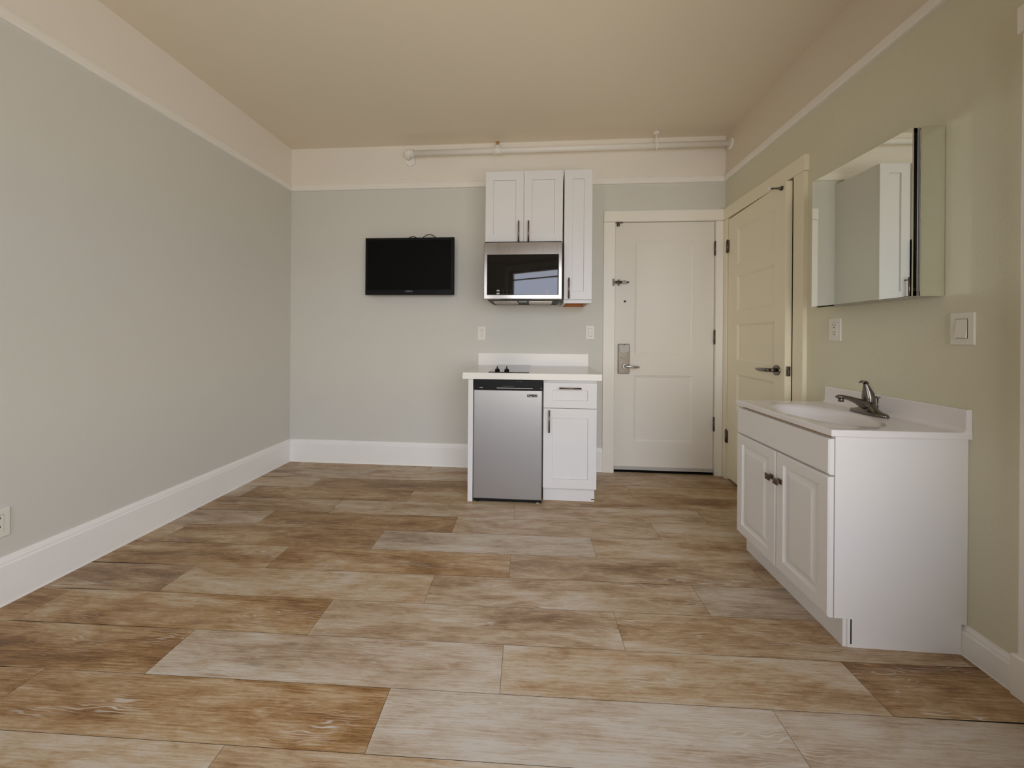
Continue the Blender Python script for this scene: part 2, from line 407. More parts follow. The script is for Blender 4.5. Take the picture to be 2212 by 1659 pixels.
tag(build_floor(), 'wood-look vinyl plank floor in washed brown and grey', kind='structure')

# ------------------------------------------------------------------ shell
ZR0, ZR1 = 2.345, 2.404            # picture rail
def wallmesh(name, boxes, mats):
    bm = nb()
    for b in boxes: box(bm, *b[:6], mi=b[6] if len(b) > 6 else 0)
    return tag(obj(name, bm, mats), kind='structure')
T = .14
wallmesh('ceiling', [(XL-.15, XR+.35, -1.1, YB+.15, ZC, ZC+.1)], [M['ceil']])
wallmesh('wall_left', [(XL-T, XL, -1.0, YB, 0, ZR0+.03, 0), (XL-T, XL, -1.0, YB, ZR0+.03, ZC, 1)], [M['wall'], M['frieze']])
# back wall with the recess of the entrance door
D1 = (.632, 1.4325, 2.043)
wallmesh('wall_back', [(XL-T, D1[0], YB, YB+T, 0, ZR0+.03, 0), (D1[1], XR+T, YB, YB+T, 0, ZR0+.03, 0), (D1[0], D1[1], YB, YB+T, D1[2], ZR0+.03, 0),
                       (XL-T, XR+T, YB, YB+T, ZR0+.03, ZC, 1), (D1[0]-.02, D1[1]+.02, YB+.10, YB+T+.02, 0, D1[2]+.02, 2)], [M['wall'], M['frieze'], M['dark']])
# right wall: closet door opening and the nearer doorway
D2 = (2.112, 2.792, 2.045); D3 = (.36, 1.075, 2.035)
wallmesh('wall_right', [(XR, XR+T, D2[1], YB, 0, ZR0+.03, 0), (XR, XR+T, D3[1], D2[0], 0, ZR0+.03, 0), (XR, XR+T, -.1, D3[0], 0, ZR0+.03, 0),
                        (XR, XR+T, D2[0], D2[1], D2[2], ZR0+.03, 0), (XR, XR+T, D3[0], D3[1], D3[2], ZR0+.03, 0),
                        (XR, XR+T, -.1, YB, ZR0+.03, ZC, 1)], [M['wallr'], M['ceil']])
# closet behind the ajar door, its shade painted as near-black walls
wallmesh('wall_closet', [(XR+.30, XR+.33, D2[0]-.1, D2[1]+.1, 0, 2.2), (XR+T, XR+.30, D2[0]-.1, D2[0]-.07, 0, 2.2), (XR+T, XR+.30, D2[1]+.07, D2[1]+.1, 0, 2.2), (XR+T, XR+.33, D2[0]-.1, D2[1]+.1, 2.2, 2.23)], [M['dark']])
wallmesh('wall_rear', [(XL-T, WIN_FILL[0], RY-T, RY, 0, ZR0+.03, 0), (WIN_FILL[1], RX, RY-T, RY, 0, ZR0+.03, 0), (WIN_FILL[0], WIN_FILL[1], RY-T, RY, 0, WIN_FILL[2], 0), (WIN_FILL[0], WIN_FILL[1], RY-T, RY, WIN_FILL[3], ZR0+.03, 0), (XL-T, RX, RY-T, RY, ZR0+.03, ZC, 1)], [M['wall'], M['frieze']])
# slanted window wall, built along +x then turned
SM = Matrix.Translation((RX, RY, 0)) @ Matrix.Rotation(math.atan2(sdir.y, sdir.x), 4, 'Z')
bm = nb()
for (a, b, z0, z1, mi) in ((0, WIN[0], 0, ZR0, 0), (WIN[1], SL+.06, 0, ZR0, 0), (WIN[0], WIN[1], 0, WIN[2], 0), (WIN[0], WIN[1], WIN[3], ZR0, 0), (0, SL+.06, ZR0, ZC, 1)):
    box(bm, a, b, -T, 0, z0, z1, mi=mi, mat=SM)
tag(obj('wall_window', bm, [M['wall'], M['frieze']]), kind='structure')
bm = nb(); w = .09
for (a, b, z0, z1) in ((WIN[0]-w, WIN[0], WIN[2]-.02, WIN[3]+w), (WIN[1], WIN[1]+w, WIN[2]-.02, WIN[3]+w), (WIN[0], WIN[1], WIN[3], WIN[3]+w), (WIN[0]-w, WIN[1]+w, WIN[2]-.10, WIN[2]-.02)):
    box(bm, a, b, 0, .02, z0, z1, .002, mat=SM)
wf = tag(obj('window_1', bm, M['trim']), 'wide double sash window in the slanted wall behind the camera', kind='structure')
bm = nb()
mid = .93
for (a, b, z0, z1) in ((WIN[0], WIN[0]+.045, WIN[2], WIN[3]), (WIN[1]-.045, WIN[1], WIN[2], WIN[3]), (WIN[0], WIN[1], WIN[2], WIN[2]+.05), (WIN[0], WIN[1], WIN[3]-.04, WIN[3]), (mid-.008, mid+.008, WIN[2], WIN[3]), (WIN[0], WIN[1], 2.045, 2.062), (WIN[0], WIN[1], 1.50, 1.54)):
    box(bm, a, b, -.08, -.03, z0, z1, .002, mat=SM)
obj('sash', bm, M['trim'], wf)
bm = nb(); box(bm, WIN[0], WIN[1], -.058, -.054, WIN[2], WIN[3], mat=SM); obj('pane', bm, M['pane'], wf)
bm = nb(); box(bm, WIN[0]-w-.02, WIN[1]+w+.02, -.02, .05, WIN[2]-.02, WIN[2]+.005, .003, mat=SM); obj('window_sill', bm, M['trim'], wf)

bm = nb()
for (a, b, z0, z1) in ((WIN_FILL[0]-w, WIN_FILL[0], WIN_FILL[2]-.10, ZR0), (WIN_FILL[1], WIN_FILL[1]+w, WIN_FILL[2]-.10, ZR0), (WIN_FILL[0], WIN_FILL[1], WIN_FILL[3], ZR0), (WIN_FILL[0], WIN_FILL[1], WIN_FILL[2]-.10, WIN_FILL[2])):
    box(bm, a, b, RY, RY+.02, z0, z1, .002)
wf = tag(obj('fill_window', bm, M['trim']), 'unseen narrow sash window added in the flat wall behind the camera for more light', kind='structure')
bm = nb()
for (a, b, z0, z1) in ((WIN_FILL[0], WIN_FILL[0]+.04, WIN_FILL[2], WIN_FILL[3]), (WIN_FILL[1]-.04, WIN_FILL[1], WIN_FILL[2], WIN_FILL[3]), (WIN_FILL[0], WIN_FILL[1], WIN_FILL[2], WIN_FILL[2]+.05), (WIN_FILL[0], WIN_FILL[1], WIN_FILL[3]-.04, WIN_FILL[3]), (WIN_FILL[0], WIN_FILL[1], 1.56, 1.60)):
    box(bm, a, b, RY-.08, RY-.03, z0, z1, .002)
obj('sash', bm, M['trim'], wf)
bm = nb(); box(bm, WIN_FILL[0], WIN_FILL[1], RY-.058, RY-.054, WIN_FILL[2], WIN_FILL[3]); obj('pane', bm, M['pane'], wf)

# picture rails and baseboards
rail = [(0, ZR0), (.018, ZR0), (.022, ZR0+.006), (.022, ZR0+.034), (.015, ZR0+.038), (.015, ZR0+.044), (.010, ZR0+.048), (.010, ZR0+.053), (.005, ZR0+.057), (0, ZR1)]
def trim(name, prof, p0, p1, out, m=M['trim']):
    bm = nb(); extrude_profile(bm, prof, p0, p1, out); return tag(obj(name, bm, m), kind='structure')
trim('trim_1', rail, (XL, -.92, 0), (XL, YB, 0), (1, 0, 0))
trim('trim_2', rail, (XL+.022, YB, 0), (XR-.022, YB, 0), (0, -1, 0))
trim('trim_3', rail, (XR, .14, 0), (XR, YB, 0), (-1, 0, 0))
bbp = [(0, 0), (.020, 0), (.018, .012), (.018, .158), (.014, .166), (.014, .172), (.009, .184), (.006, .190), (0, .192)]
trim('baseboard_left', bbp, (XL, -.92, 0), (XL, YB, 0), (1, 0, 0), M['bb'])
trim('baseboard_back', bbp, (XL+.018, YB, 0), (.546, YB, 0), (0, -1, 0), M['bb'])
bbr = [(0, 0), (.020, 0), (.018, .004), (.018, .078), (.014, .082), (.013, .092), (.008, .097), (.006, .101), (0, .103)]
trim('baseboard_right', bbr, (XR, 1.165, 0), (XR, 2.03, 0), (-1, 0, 0), M['bb'])

# ------------------------------------------------------------------ door_1: entrance door in the back wall
TY = lambda y0: (lambda u, v, d: (u, y0 - d, v))           # slabs facing the camera (-Y); y0 = back face
TX = lambda x0: (lambda u, v, d: (x0 - d, u, v))           # slabs facing -X; x0 = back face
dprof = [(.004, .004), (.012, .006), (.018, .010)]
bm = nb()
fronted(bm, TY(YB+.045), .641, 1.424, .045, 2.035, .040, [(.800, 1.262, .958, 1.880), (.800, 1.262, .250, .790)], dprof, .002)
d1 = tag(obj('door_1', bm, M['door']), 'cream two-panel entrance door with deadbolt plate in the back wall', 'door', kind='structure')
bm = nb()
yc0, yc1 = YB-.020, YB
box(bm, .546, .6365, yc0, yc1, 0, 2.033, .0015); box(bm, 1.4275, 1.4835, yc0, yc1, 0, 2.033, .0015)
box(bm, .546, XR-.001, yc0-.004, yc1, 2.035, 2.121, .0015)
box(bm, .545, .636, yc0-.006, yc1, 0, .165, .0015)
for x0, x1 in ((.622, .6365), (1.4275, 1.4425)): box(bm, x0, x1, YB, YB+.06, 0, 2.043)
box(bm, .622, 1.4425, YB, YB+.06, 2.040, 2.05)
obj('casing', bm, M['trim'], d1)
bm = nb(); box(bm, .643, 1.422, YB-.003, YB+.02, .021, .046, .001)
for x in (.70, .90, 1.12, 1.34): sph(bm, (x, YB-.004, .034), .003, mi=1, n=8)
obj('door_sweep', bm, [M['silverpaint'], M['hinge']], d1)
bm = nb(); box(bm, .641, 1.424, YB+.001, YB+.035, .0, .022); obj('rubber_seal', bm, M['rubber'], d1)
# lock plate, lever, thumb turn
bm = nb(); box(bm, .668, .758, YB-.018, YB+.005, .803, 1.044, .004)
lk = obj('lock_plate', bm, M['lockplate'], d1)
bm = nb()
pts = [(.676, 1.040), (.676, .990)] + [(.713 + .037*math.cos(a), .990 + .016*math.sin(a)) for a in [PI + PI*k/10 for k in range(1, 10)]] + [(.750, .990), (.750, 1.040)]
rings(bm, [[(x, YB-.017, z) for x, z in pts], [(x, YB-.024, z) for x, z in pts]], smooth=False)
obj('card_reader_cover', bm, M['silverpaint'], lk)
bm = nb(); cyl(bm, (.713, YB-.018, 1.036), (.713, YB-.026, 1.036), .006); obj('cover_screw', bm, M['hinge'], lk)
bm = nb(); box(bm, .690, .722, YB-.034, YB-.018, .924, .932, .003, mat=Matrix.Translation((.706, 0, .928)) @ Matrix.Rotation(.2, 4, 'Y') @ Matrix.Translation((-.706, 0, -.928)))
obj('thumb_turn', bm, M['silverpaint'], lk)
bm = nb(); cyl(bm, (.712, YB-.018, .866), (.712, YB-.05, .866), .015)
tube(bm, [(.708, YB-.052, .866), (.722, YB-.060, .866), (.76, YB-.064, .863), (.80, YB-.064, .861), (.818, YB-.060, .861), (.822, YB-.052, .861)], .011, radii=[.010, .012, .011, .010, .009, .007], flat=[(1, 1)]*6)
obj('lever_handle', bm, M['nickel2'], d1)
for z in (1.763, 1.054, .357):
    bm = nb(); cyl(bm, (1.426, YB-.006, z), (1.426, YB-.006, z+.104), .008)
    for k in range(1, 4): cyl(bm, (1.426, YB-.006, z+.026*k-.0015), (1.426, YB-.006, z+.026*k+.0015), .0088)
    sph(bm, (1.426, YB-.006, z+.106), .006, n=10); sph(bm, (1.426, YB-.006, z-.002), .006, n=10)
    obj('hinge', bm, M['hinge'], d1)
bm = nb(); cyl(bm, (.721, YB+.001, 1.391), (.721, YB-.004, 1.391), .008); obj('peephole', bm, M['black'], d1)
# swing bar door guard
bm = nb()
box(bm, .617, .630, YB-.030, YB-.020, 1.515, 1.572, .002); box(bm, .664, .678, YB-.012, YB+.005, 1.520, 1.568, .002)
lp = []
for k in range(13): a = PI/2 + PI*k/12; lp.append((.634 + .006*math.cos(a), YB-.034, 1.5435 + .008*math.sin(a)))
lp = [(.724, YB-.034, 1.5515)] + lp + [(.724, YB-.034, 1.5355)]
tube(bm, lp, .0028, 8)
tube(bm, [(.724, YB-.034, 1.5355), (.730, YB-.034, 1.5435), (.724, YB-.034, 1.5515)], .0028, 8)
tube(bm, [(.640, YB-.026, 1.5435), (.690, YB-.026, 1.5435)], .007, 10)
sph(bm, (.740, YB-.03, 1.5435), .0075, n=14); cyl(bm, (.740, YB-.03, 1.5435), (.740, YB+.005, 1.5435), .004)
obj('door_guard', bm, M['hinge'], d1)
bm = nb(); sph(bm, (.662, YB-.014, 2.012), .013, n=16); box(bm, .644, .70, YB-.012, YB+.005, 2.028, 2.0335, .001)
cyl(bm, (.662, YB-.012, 2.012), (.662, YB-.012, 2.03), .004); obj('door_bumper', bm, M['hinge'], d1)

# ------------------------------------------------------------------ door_2: five-panel closet door, slightly ajar
d2 = empty('door_2', (1.487, 2.786, 0)); tag(d2, 'cream five-panel closet door standing slightly ajar in the right wall', 'door', kind='structure')
ang = math.atan2(.035, .668)
d2.rotation_euler = (0, 0, -ang)   # leaf runs along local -Y from the hinge
RM = Matrix.Translation((1.487, 2.786, 0)) @ Matrix.Rotation(-ang, 4, 'Z')
def TD(u, v, d):                   # u measured from the hinge towards the camera
    p = RM @ Vector((.035 - d, -u, v)); return (p.x, p.y, p.z)
LW = .668
prs = [(.132, LW-.100, a, b) for a, b in ((1.645, 1.905), (1.297, 1.555), (.935, 1.200), (.565, .832), (.190, .465))]
bm = nb(); fronted(bm, TD, 0, LW, 0.022, 2.018, .035, prs, [(.003, .003), (.010, .005), (.014, .009)], .002)
leaf = obj('door_leaf', bm, M['closet'], d2)
def dtube(bm, pts, r, **k): tube(bm, [TD(*p) for p in pts], r, **k)
bm = nb(); cyl(bm, TD(LW-.070, .905, .035), TD(LW-.070, .905, .043), .031, n=32); cyl(bm, TD(LW-.070, .905, .043), TD(LW-.070, .905, .075), .011)
dtube(bm, [(LW-.066, .905, .078), (LW-.085, .905, .086), (LW-.12, .903, .088), (LW-.17, .901, .086), (LW-.205, .900, .082)], .01, radii=[.010, .012, .011, .010, .006], flat=[(1, 1), (1, 1), (.7, 1.1), (.6, 1.1), (.5, 1)])
obj('lever_handle', bm, M['nickel'], d2)
bm = nb(); c0 = TD(LW, .905, .0175); box(bm, c0[0]-.0125, c0[0]+.0125, c0[1]-.0025, c0[1]+.001, .876, .934, .001)
box(bm, c0[0]-.006, c0[0]+.006, c0[1]-.010, c0[1], .894, .916, .002, mi=1)
for z in (.884, .926): sph(bm, (c0[0], c0[1]-.003, z), .003, mi=1, n=8)
obj('latch_plate', bm, [M['nickel'], M['hinge']], d2)
for z in (1.762, .287):
    bm = nb(); hx, hy = 1.481, 2.790
    cyl(bm, (hx, hy, z), (hx, hy, z+.095), .0075); box(bm, hx-.001, hx+.012, hy-.020, hy+.018, z+.002, z+.093)
    sph(bm, (hx, hy, z+.098), .006, n=10); obj('hinge', bm, M['hinge'], d2)
# spring door stop near the top of the free edge
bm = nb(); p = lambda d: TD(LW-.035, 1.990, d)
cyl(bm, p(.035), p(.041), .013); tube(bm, [p(.041 + .006*k) for k in range(11)], .006, radii=[.011, .009, .0075, .006, .0055, .005, .005, .005, .005, .005, .005], n=12)
ds = obj('door_stop', bm, M['hinge'], d2)
bm = nb(); cyl(bm, p(.101), p(.114), .0062); obj('rubber_tip', bm, M['white'], ds)
# casing with header
bm = nb(); xc = XR-.022
box(bm, xc, XR+.001, 2.026, 2.104, 0, 2.031, .0015); box(bm, xc+.006, XR, 2.094, 2.112, 0, 2.04, .001)
box(bm, xc, XR+.001, 2.800, 2.8445, 0, 2.031, .0015); box(bm, xc-.003, XR+.001, 2.018, 2.8445, 2.032, 2.121, .0015)
for y0, y1 in ((2.102, 2.112), (2.792, 2.802)): box(bm, XR-.010, XR+T, y0, y1, 0, 2.045)
box(bm, XR, XR+T, 2.102, 2.802, 2.035, 2.045)
obj('casing', bm, M['closet'], d2)
bm = nb(); box(bm, XR+.05, XR+.064, 2.112, 2.13, 0, 2.035); obj('stop_bead', bm, M['dark'], d2)

# ------------------------------------------------------------------ door_3: doorway at the right edge of the view
bm = nb(); fronted(bm, TX(XR+.06), D3[0]+.005, D3[1]-.005, .01, 2.030, .035, [(D3[0]+.12, D3[1]-.12, a, b) for a, b in ((1.05, 1.90), (.25, .90))], dprof, .002)
d3 = tag(obj('door_3', bm, M['door']), 'cream panelled door at the near end of the right wall', 'door', kind='structure')
bm = nb()
box(bm, XR-.022, XR+.001, 1.075, 1.163, 0, 2.038, .002); box(bm, XR-.022, XR+.001, .272, .36, 0, 2.038, .002)
box(bm, XR-.026, XR+.001, .262, 1.173, 2.040, 2.124, .003); box(bm, XR-.032, XR+.001, 1.072, 1.174, 0, .128, .004)
for y0, y1 in ((1.066, 1.075), (.36, .37)): box(bm, XR, XR+.06, y0, y1, 0, 2.035)
obj('casing', bm, M['trim'], d3)

# ------------------------------------------------------------------ hardware builders
def bar_pull(name, T4, length, parent, vertical=True, m=None, stand=.028, r=.0055):
    """T4 maps local (x across, y out, z along) to world"""
    bm = nb()
    cyl(bm, T4 @ Vector((0, stand, -length/2)), T4 @ Vector((0, stand, length/2)), r, n=16)
    for z in (-length/2+.018, length/2-.018): cyl(bm, T4 @ Vector((0, 0, z)), T4 @ Vector((0, stand, z)), r*.8, n=12)
    return obj(name, bm, m or M['bronze'], parent)
def vY(x, y, z): return Matrix.Translation((x, y, z)) @ Matrix.Diagonal((1, -1, 1, 1))
def hY(x, y, z): return Matrix.Translation((x, y, z)) @ Matrix.Diagonal((1, -1, 1, 1)) @ Matrix.Rotation(PI/2, 4, 'Y')
shaker = [(.0006, .0125), (.0022, .0125), (.0026, .010)]

# ------------------------------------------------------------------ upper cabinets
def wall_cabinet(x0, x1, z0, z1, yf, label, doors, handles, underside):
    t = empty('wall_cabinet', ((x0+x1)/2, YB, z0)); tag(t, label, 'cabinet', 'white shaker wall cabinets over the kitchenette')
    bm = nb(); yb = YB-.0005 ; y0 = yf+.021
    box(bm, x0, x0+.016, y0, yb, z0, z1, .0006); box(bm, x1-.016, x1, y0, yb, z0, z1, .0006)
    box(bm, x0+.016, x1-.016, y0, yb, z1-.016, z1); box(bm, x0+.016, x1-.016, y0, y0+.018, z0, z0+.03)
    box(bm, x0+.016, x1-.016, y0+.018, yb, z0+.02, z0+.03, mi=1); box(bm, x0+.016, x1-.016, yb-.01, yb, z0, z1, mi=1)
    obj('body', bm, [M['cab'], M['orangewood']], t)
    for (a, b, c, d), (hx, hz) in zip(doors, handles):
        bm = nb(); fronted(bm, TY(yf+.020), a, b, c, d, .020, [(a+.058, b-.058, c+.058, d-.066)], shaker, .0015)
        dr = obj('door', bm, M['cab'], t)
        bar_pull('handle', vY(hx, yf, hz), .150, dr)
    return t
yc = YB-.345
wall_cabinet(-.379, .188, 1.790, 2.313, yc, 'short two-door white shaker wall cabinet directly above the microwave', [(-.378, -.0955, 1.788, 2.312), (-.0935, .188, 1.788, 2.312)], [(-.131, 1.862), (-.0595, 1.862)], 0)
wall_cabinet(.200, .401, 1.345, 2.313, yc, 'tall narrow single-door white shaker wall cabinet to the right of the microwave', [(.2005, .4005, 1.369, 2.312)], [(.234, 1.447)], 1)

# ------------------------------------------------------------------ microwave
mw = empty('microwave', (-.097, YB, 1.362)); tag(mw, 'stainless steel over-the-range microwave with black glass door, under the two-door cabinet', 'microwave')
yf = YB-.42; x0, x1, z0, z1 = -.377, .183, 1.362, 1.768
bm = nb(); box(bm, x0+.004, x1-.004, yf+.035, YB-.0005, z0+.012, z1+.015, .002)
obj('body', bm, M['black'], mw)
# door: frame with window
bm = nb(); fronted(bm, TY(yf+.035), x0, x1, z0, z1, .035, [(-.352, .158, 1.392, 1.682)], [(.0015, -.0015), (.0030, .012)], .005)
fr = obj('door', bm, M['steel'], mw)
bm = nb(); fronted(bm, TY(yf+.020), -.3495, .1555, 1.3945, 1.6795, .016, [], [], .002); gl = obj('glass', bm, M['glass'], fr)
# printed control buttons
yq = yf+.0042
for zz in (1.404, 1.4245):
    for xx in (-.272, .077):
        bm = nb(); box(bm, xx-.0105, xx+.0105, yq-.0006, yq, zz-.0055, zz+.0055, .0002); obj('control_button', bm, M['btn'], gl)
    for xx in (-.236, -.208, -.182, .014, .034, .053):
        bm = nb(); box(bm, xx-.003, xx+.003, yq-.0006, yq, zz-.0008, zz+.0008); obj('indicator_mark', bm, M['btn'], gl)
# underside: tapered vent tray with two grease filters
bm = nb()
rings(bm, [[(x0+.006, yf+.03, z0+.012), (x1-.006, yf+.03, z0+.012), (x1-.006, YB-.004, z0+.012), (x0+.006, YB-.004, z0+.012)],
           [(x0+.030, yf+.04, z0-.003), (x1-.016, yf+.04, z0-.003), (x1-.016, YB-.02, z0-.003), (x0+.030, YB-.02, z0-.003)]], smooth=False)
obj('vent_tray', bm, M['black'], mw)
for a, b in ((-.32, -.14), (-.055, .12)):
    bm = nb(); box(bm, a, b, yf+.10, YB-.10, z0-.006, z0-.002, .001)
    for k in range(12): box(bm, a+.008, b-.008, yf+.11+.019*k, yf+.118+.019*k, z0-.0075, z0-.0055)
    obj('grease_filter', bm, M['steel'], mw)
bm = nb(); box(bm, -.128, -.068, yf+.08, yf+.16, z0-.006, z0-.002, .001); obj('lamp_cover', bm, M['silverpaint'], mw)

# ------------------------------------------------------------------ television
tv = empty('television', (-1.046, YB, 1.435)); tag(tv, 'small black flat television mounted on the back wall left of the microwave', 'television')
tx0, tx1, tz0, tz1, ty = -1.422, -.674, 1.436, 1.908, YB-.09
bm = nb(); fronted(bm, TY(ty+.030), tx0, tx1, tz0, tz1, .030, [(tx0+.020, tx1-.020, tz0+.040, tz1-.020)], [(.001, .003)], .004)
obj('bezel', bm, M['black'], tv)
bm = nb(); box(bm, tx0+.022, tx1-.022, ty+.0025, ty+.006, tz0+.042, tz1-.022); obj('screen', bm, M['screen'], tv)
bm = nb(); box(bm, tx0+.10, tx1-.10, ty+.029, ty+.055, tz0+.07, tz1-.08, .012); obj('back_housing', bm, M['black'], tv)
bm = nb(); box(bm, -1.15, -.95, ty+.053, YB+.001, 1.60, 1.75, .002); obj('wall_mount', bm, M['hinge'], tv)
bm = nb()
for xa, xb, hh in ((-1.075, -.985, .014), (-.955, -.825, .030)):
    tube(bm, [(xa+(xb-xa)*k/12, ty+.034, 1.907 + (hh+.004)*math.sin(PI*k/12)) for k in range(13)], .0032, 8)
obj('cable', bm, M['black'], tv)
text_mesh('brand_logo', 'VIZIO', .020, plain('grey print', (.35, .35, .36), .5), FACE_Y(-1.049, ty-.0006, 1.464) @ Matrix.Diagonal((1.25, .8, 1, 1)), tv)

# ------------------------------------------------------------------ kitchenette base
CT0, CT1 = .815, .858
ct = empty('countertop', (-.027, 2.55, CT0)); tag(ct, 'white kitchenette countertop with low backsplash over the small refrigerator and base cabinet', 'countertop')
bm = nb(); box(bm, -.481, .428, 2.2454, YB-.0005, CT0, CT1, .0025); obj('slab', bm, M['counter'], ct)
bm = nb(); box(bm, -.480, .429, YB-.020, YB-.0005, CT1, .960, .0015); obj('backsplash', bm, M['counter'], ct)
ck = empty('cooktop', (-.177, 2.53, CT1)); tag(ck, 'black glass two-knob cooktop set into the white countertop', 'cooktop')
bm = nb(); box(bm, -.312, -.042, 2.262, 2.825, CT1, CT1+.005, .0015); gt = obj('glass_top', bm, M['ceran'], ck)
for xx in (-.256, -.193):
    bm = nb(); y = 2.298
    cyl(bm, (xx, y, CT1+.005), (xx, y, CT1+.020), .0165, .015, 28); cyl(bm, (xx, y, CT1+.020), (xx, y, CT1+.024), .015, .007, 28)
    rings(bm, [[(xx-.0045, y-.014, CT1+.020), (xx+.0045, y-.014, CT1+.020), (xx+.0045, y+.014, CT1+.020), (xx-.0045, y+.014, CT1+.020)],
               [(xx-.0032, y-.011, CT1+.035), (xx+.0032, y-.011, CT1+.035), (xx+.0032, y+.011, CT1+.035), (xx-.0032, y+.011, CT1+.035)],
               [(xx-.0018, y-.004, CT1+.040), (xx+.0018, y-.004, CT1+.040), (xx+.0018, y+.004, CT1+.040), (xx-.0018, y+.004, CT1+.040)]], smooth=False)
    obj('knob', bm, M['black'], ck)
bm = nb(); box(bm, -.446, -.4135, 2.266, YB-.019, 0, CT0, .001)
tag(recenter(obj('end_panel', bm, M['cab']), (-.43, 2.55, 0)), 'white upright end panel holding up the countertop, left of the small refrigerator', 'panel')
# base cabinet
bc = empty('base_cabinet', (.227, 2.6, 0)); tag(bc, 'white shaker base cabinet with one drawer and one door, right of the small refrigerator', 'cabinet')
cx0, cx1, cy = .052, .402, 2.283
bm = nb(); box(bm, cx0, cx1, cy+.020, YB-.021, .098, CT0-.0005, .001); obj('body', bm, M['cab'], bc)
bm = nb(); box(bm, cx0+.004, cx1-.006, cy+.045, YB-.025, 0, .100, .001); box(bm, .375, cx1-.007, cy+.0435, cy+.046, .012, .018, mi=1)
obj('toe_kick', bm, [M['cab'], M['dark']], bc)
bm = nb(); fronted(bm, TY(cy+.019), cx0+.001, cx1-.001, .6285, .795, .019, [(cx0+.057, cx1-.060, .6785, .7475)], shaker, .0015)
dw = obj('drawer', bm, M['cab'], bc); bar_pull('handle', hY(.2255, cy, .762), .143, dw, m=M['bronze'])
bm = nb(); fronted(bm, TY(cy+.019), cx0+.001, cx1-.001, .100, .625, .019, [(cx0+.060, cx1-.057, .160, .563)], shaker, .0015)
dr = obj('door', bm, M['cab'], bc); bar_pull('handle', vY(.0905, cy, .545), .146, dr)
# refrigerator
rf = empty('refrigerator', (-.183, 2.5, 0)); tag(rf, 'small undercounter refrigerator with silver door and black control strip', 'refrigerator')
fx0, fx1, fy = -.4095, .0465, 2.262
bm = nb(); box(bm, fx0+.003, fx1-.003, fy+.052, 2.80, .022, CT0-.003, .004); obj('body', bm, M['black'], rf)
bm = nb(); fronted(bm, TY(fy+.050), fx0, fx1, .022, .7465, .050, [], [], .006); fd = obj('door', bm, M['fridge'], rf)
bm = nb(); box(bm, fx0, fx1, fy-.001, fy+.05, .747, CT0-.002, .003); cs = obj('control_strip', bm, M['black'], rf)
bm = nb(); box(bm, -.255, -.018, fy-.0035, fy, .755, .7595, .001); obj('handle_lip', bm, M['silverpaint'], cs)
bm = nb(); box(bm, -.216, -.14, fy-.0025, fy, .768, .7715, .0005); obj('vent_slot', bm, plain('dark grey strip', (.05, .05, .055), .3), cs)
for q in ((-.368, -.362, .7555, .7605), (-.358, -.348, .7555, .7605), (.033, .039, .757, .762), (-.118, -.115, .802, .805), (-.095, -.091, .802, .805)):
    bm = nb(); box(bm, q[0], q[1], fy-.0025, fy, q[2], q[3]); obj('indicator', bm, M['btn'], cs)
bm = nb(); box(bm, fx0+.003, fx1-.003, fy+.004, fy+.05, .008, .022, .002)
obj('base_strip', bm, M['black'], rf)
for xx in (fx0+.03, fx1-.028):
    bm = nb(); cyl(bm, (xx, fy+.022, 0), (xx, fy+.022, .010), .012); obj('foot', bm, M['plastic'] if xx > 0 else M['black'], rf)
bm = nb(); box(bm, -.0545, .0125, fy-.0015, fy+.001, .7005, .7175, .001); bd = obj('badge', bm, M['black'], fd)
text_mesh('brand_logo', 'Magic Chef', .0125, M['white'], FACE_Y(-.0175, fy-.0022, .7085), bd)
bm = nb(); sph(bm, (-.0485, fy-.002, .7135), .0022, (1, .3, 1), n=8); cyl(bm, (-.0485, fy-.002, .7035), (-.0485, fy-.002, .7125), .0012, n=8); obj('chef_emblem', bm, M['white'], bd)

# ------------------------------------------------------------------ outlets and switches
def wall_plate(name, kind, T4, label, cat, w=.070, hh=.114):
    """local: x right, y out of the wall, z up, origin at the wall"""
    t = empty(name, T4.translation); tag(t, label, cat)
    bm = nb(); box(bm, -w/2, w/2, -.001, .0065, -hh/2, hh/2, .003, 3, mat=T4); pl = obj('cover_plate', bm, M['plastic'], t)
    for z in (-.0482, .0482):
        bm = nb(); cyl(bm, T4 @ Vector((0, .006, z)), T4 @ Vector((0, .0078, z)), .0032, n=12); obj('screw', bm, M['plastic'], pl)
    if kind == 'outlet':
        bm = nb(); box(bm, -.0165, .0165, .004, .0082, -.0335, .0335, .0008, mat=T4)
        for zc in (-.0175, .0175):
            for x, hgt in ((-.0062, .0085), (.0062, .0070)): box(bm, x-.0011, x+.0011, .0080, .0086, zc+.001, zc+.001+hgt, mi=1, mat=T4)
            cyl(bm, T4 @ Vector((0, .0080, zc-.0065)), T4 @ Vector((0, .0086, zc-.0065)), .0026, n=10, mi=1)
        box(bm, -.0172, .0172, .0060, .0070, .0334, .0345, mi=1, mat=T4)
        obj('receptacle', bm, [M['plastic'], M['dark']], t)
    else:
        bm = nb(); box(bm, -.0172, .0172, .0058, .0072, -.0345, .0345, mi=1, mat=T4); obj('rocker_gap', bm, [M['plastic'], M['dark']], t)
        bm = nb()
        P = [(.0075, -.033), (.0135, -.033), (.0095, 0), (.0078, .033), (.006, .033)]
        rings(bm, [[T4 @ Vector((x, a, b)) for a, b in P] for x in (-.0160, .0160)], smooth=False)
        obj('rocker', bm, M['plastic'], t)
    return t
def onback(x, z): return Matrix.Translation((x, YB, z)) @ Matrix.Rotation(PI, 4, 'Z')
def onright(y, z): return Matrix.Translation((XR, y, z)) @ Matrix.Rotation(PI/2, 4, 'Z')
def onleft(y, z): return Matrix.Translation((XL, y, z)) @ Matrix.Rotation(-PI/2, 4, 'Z')
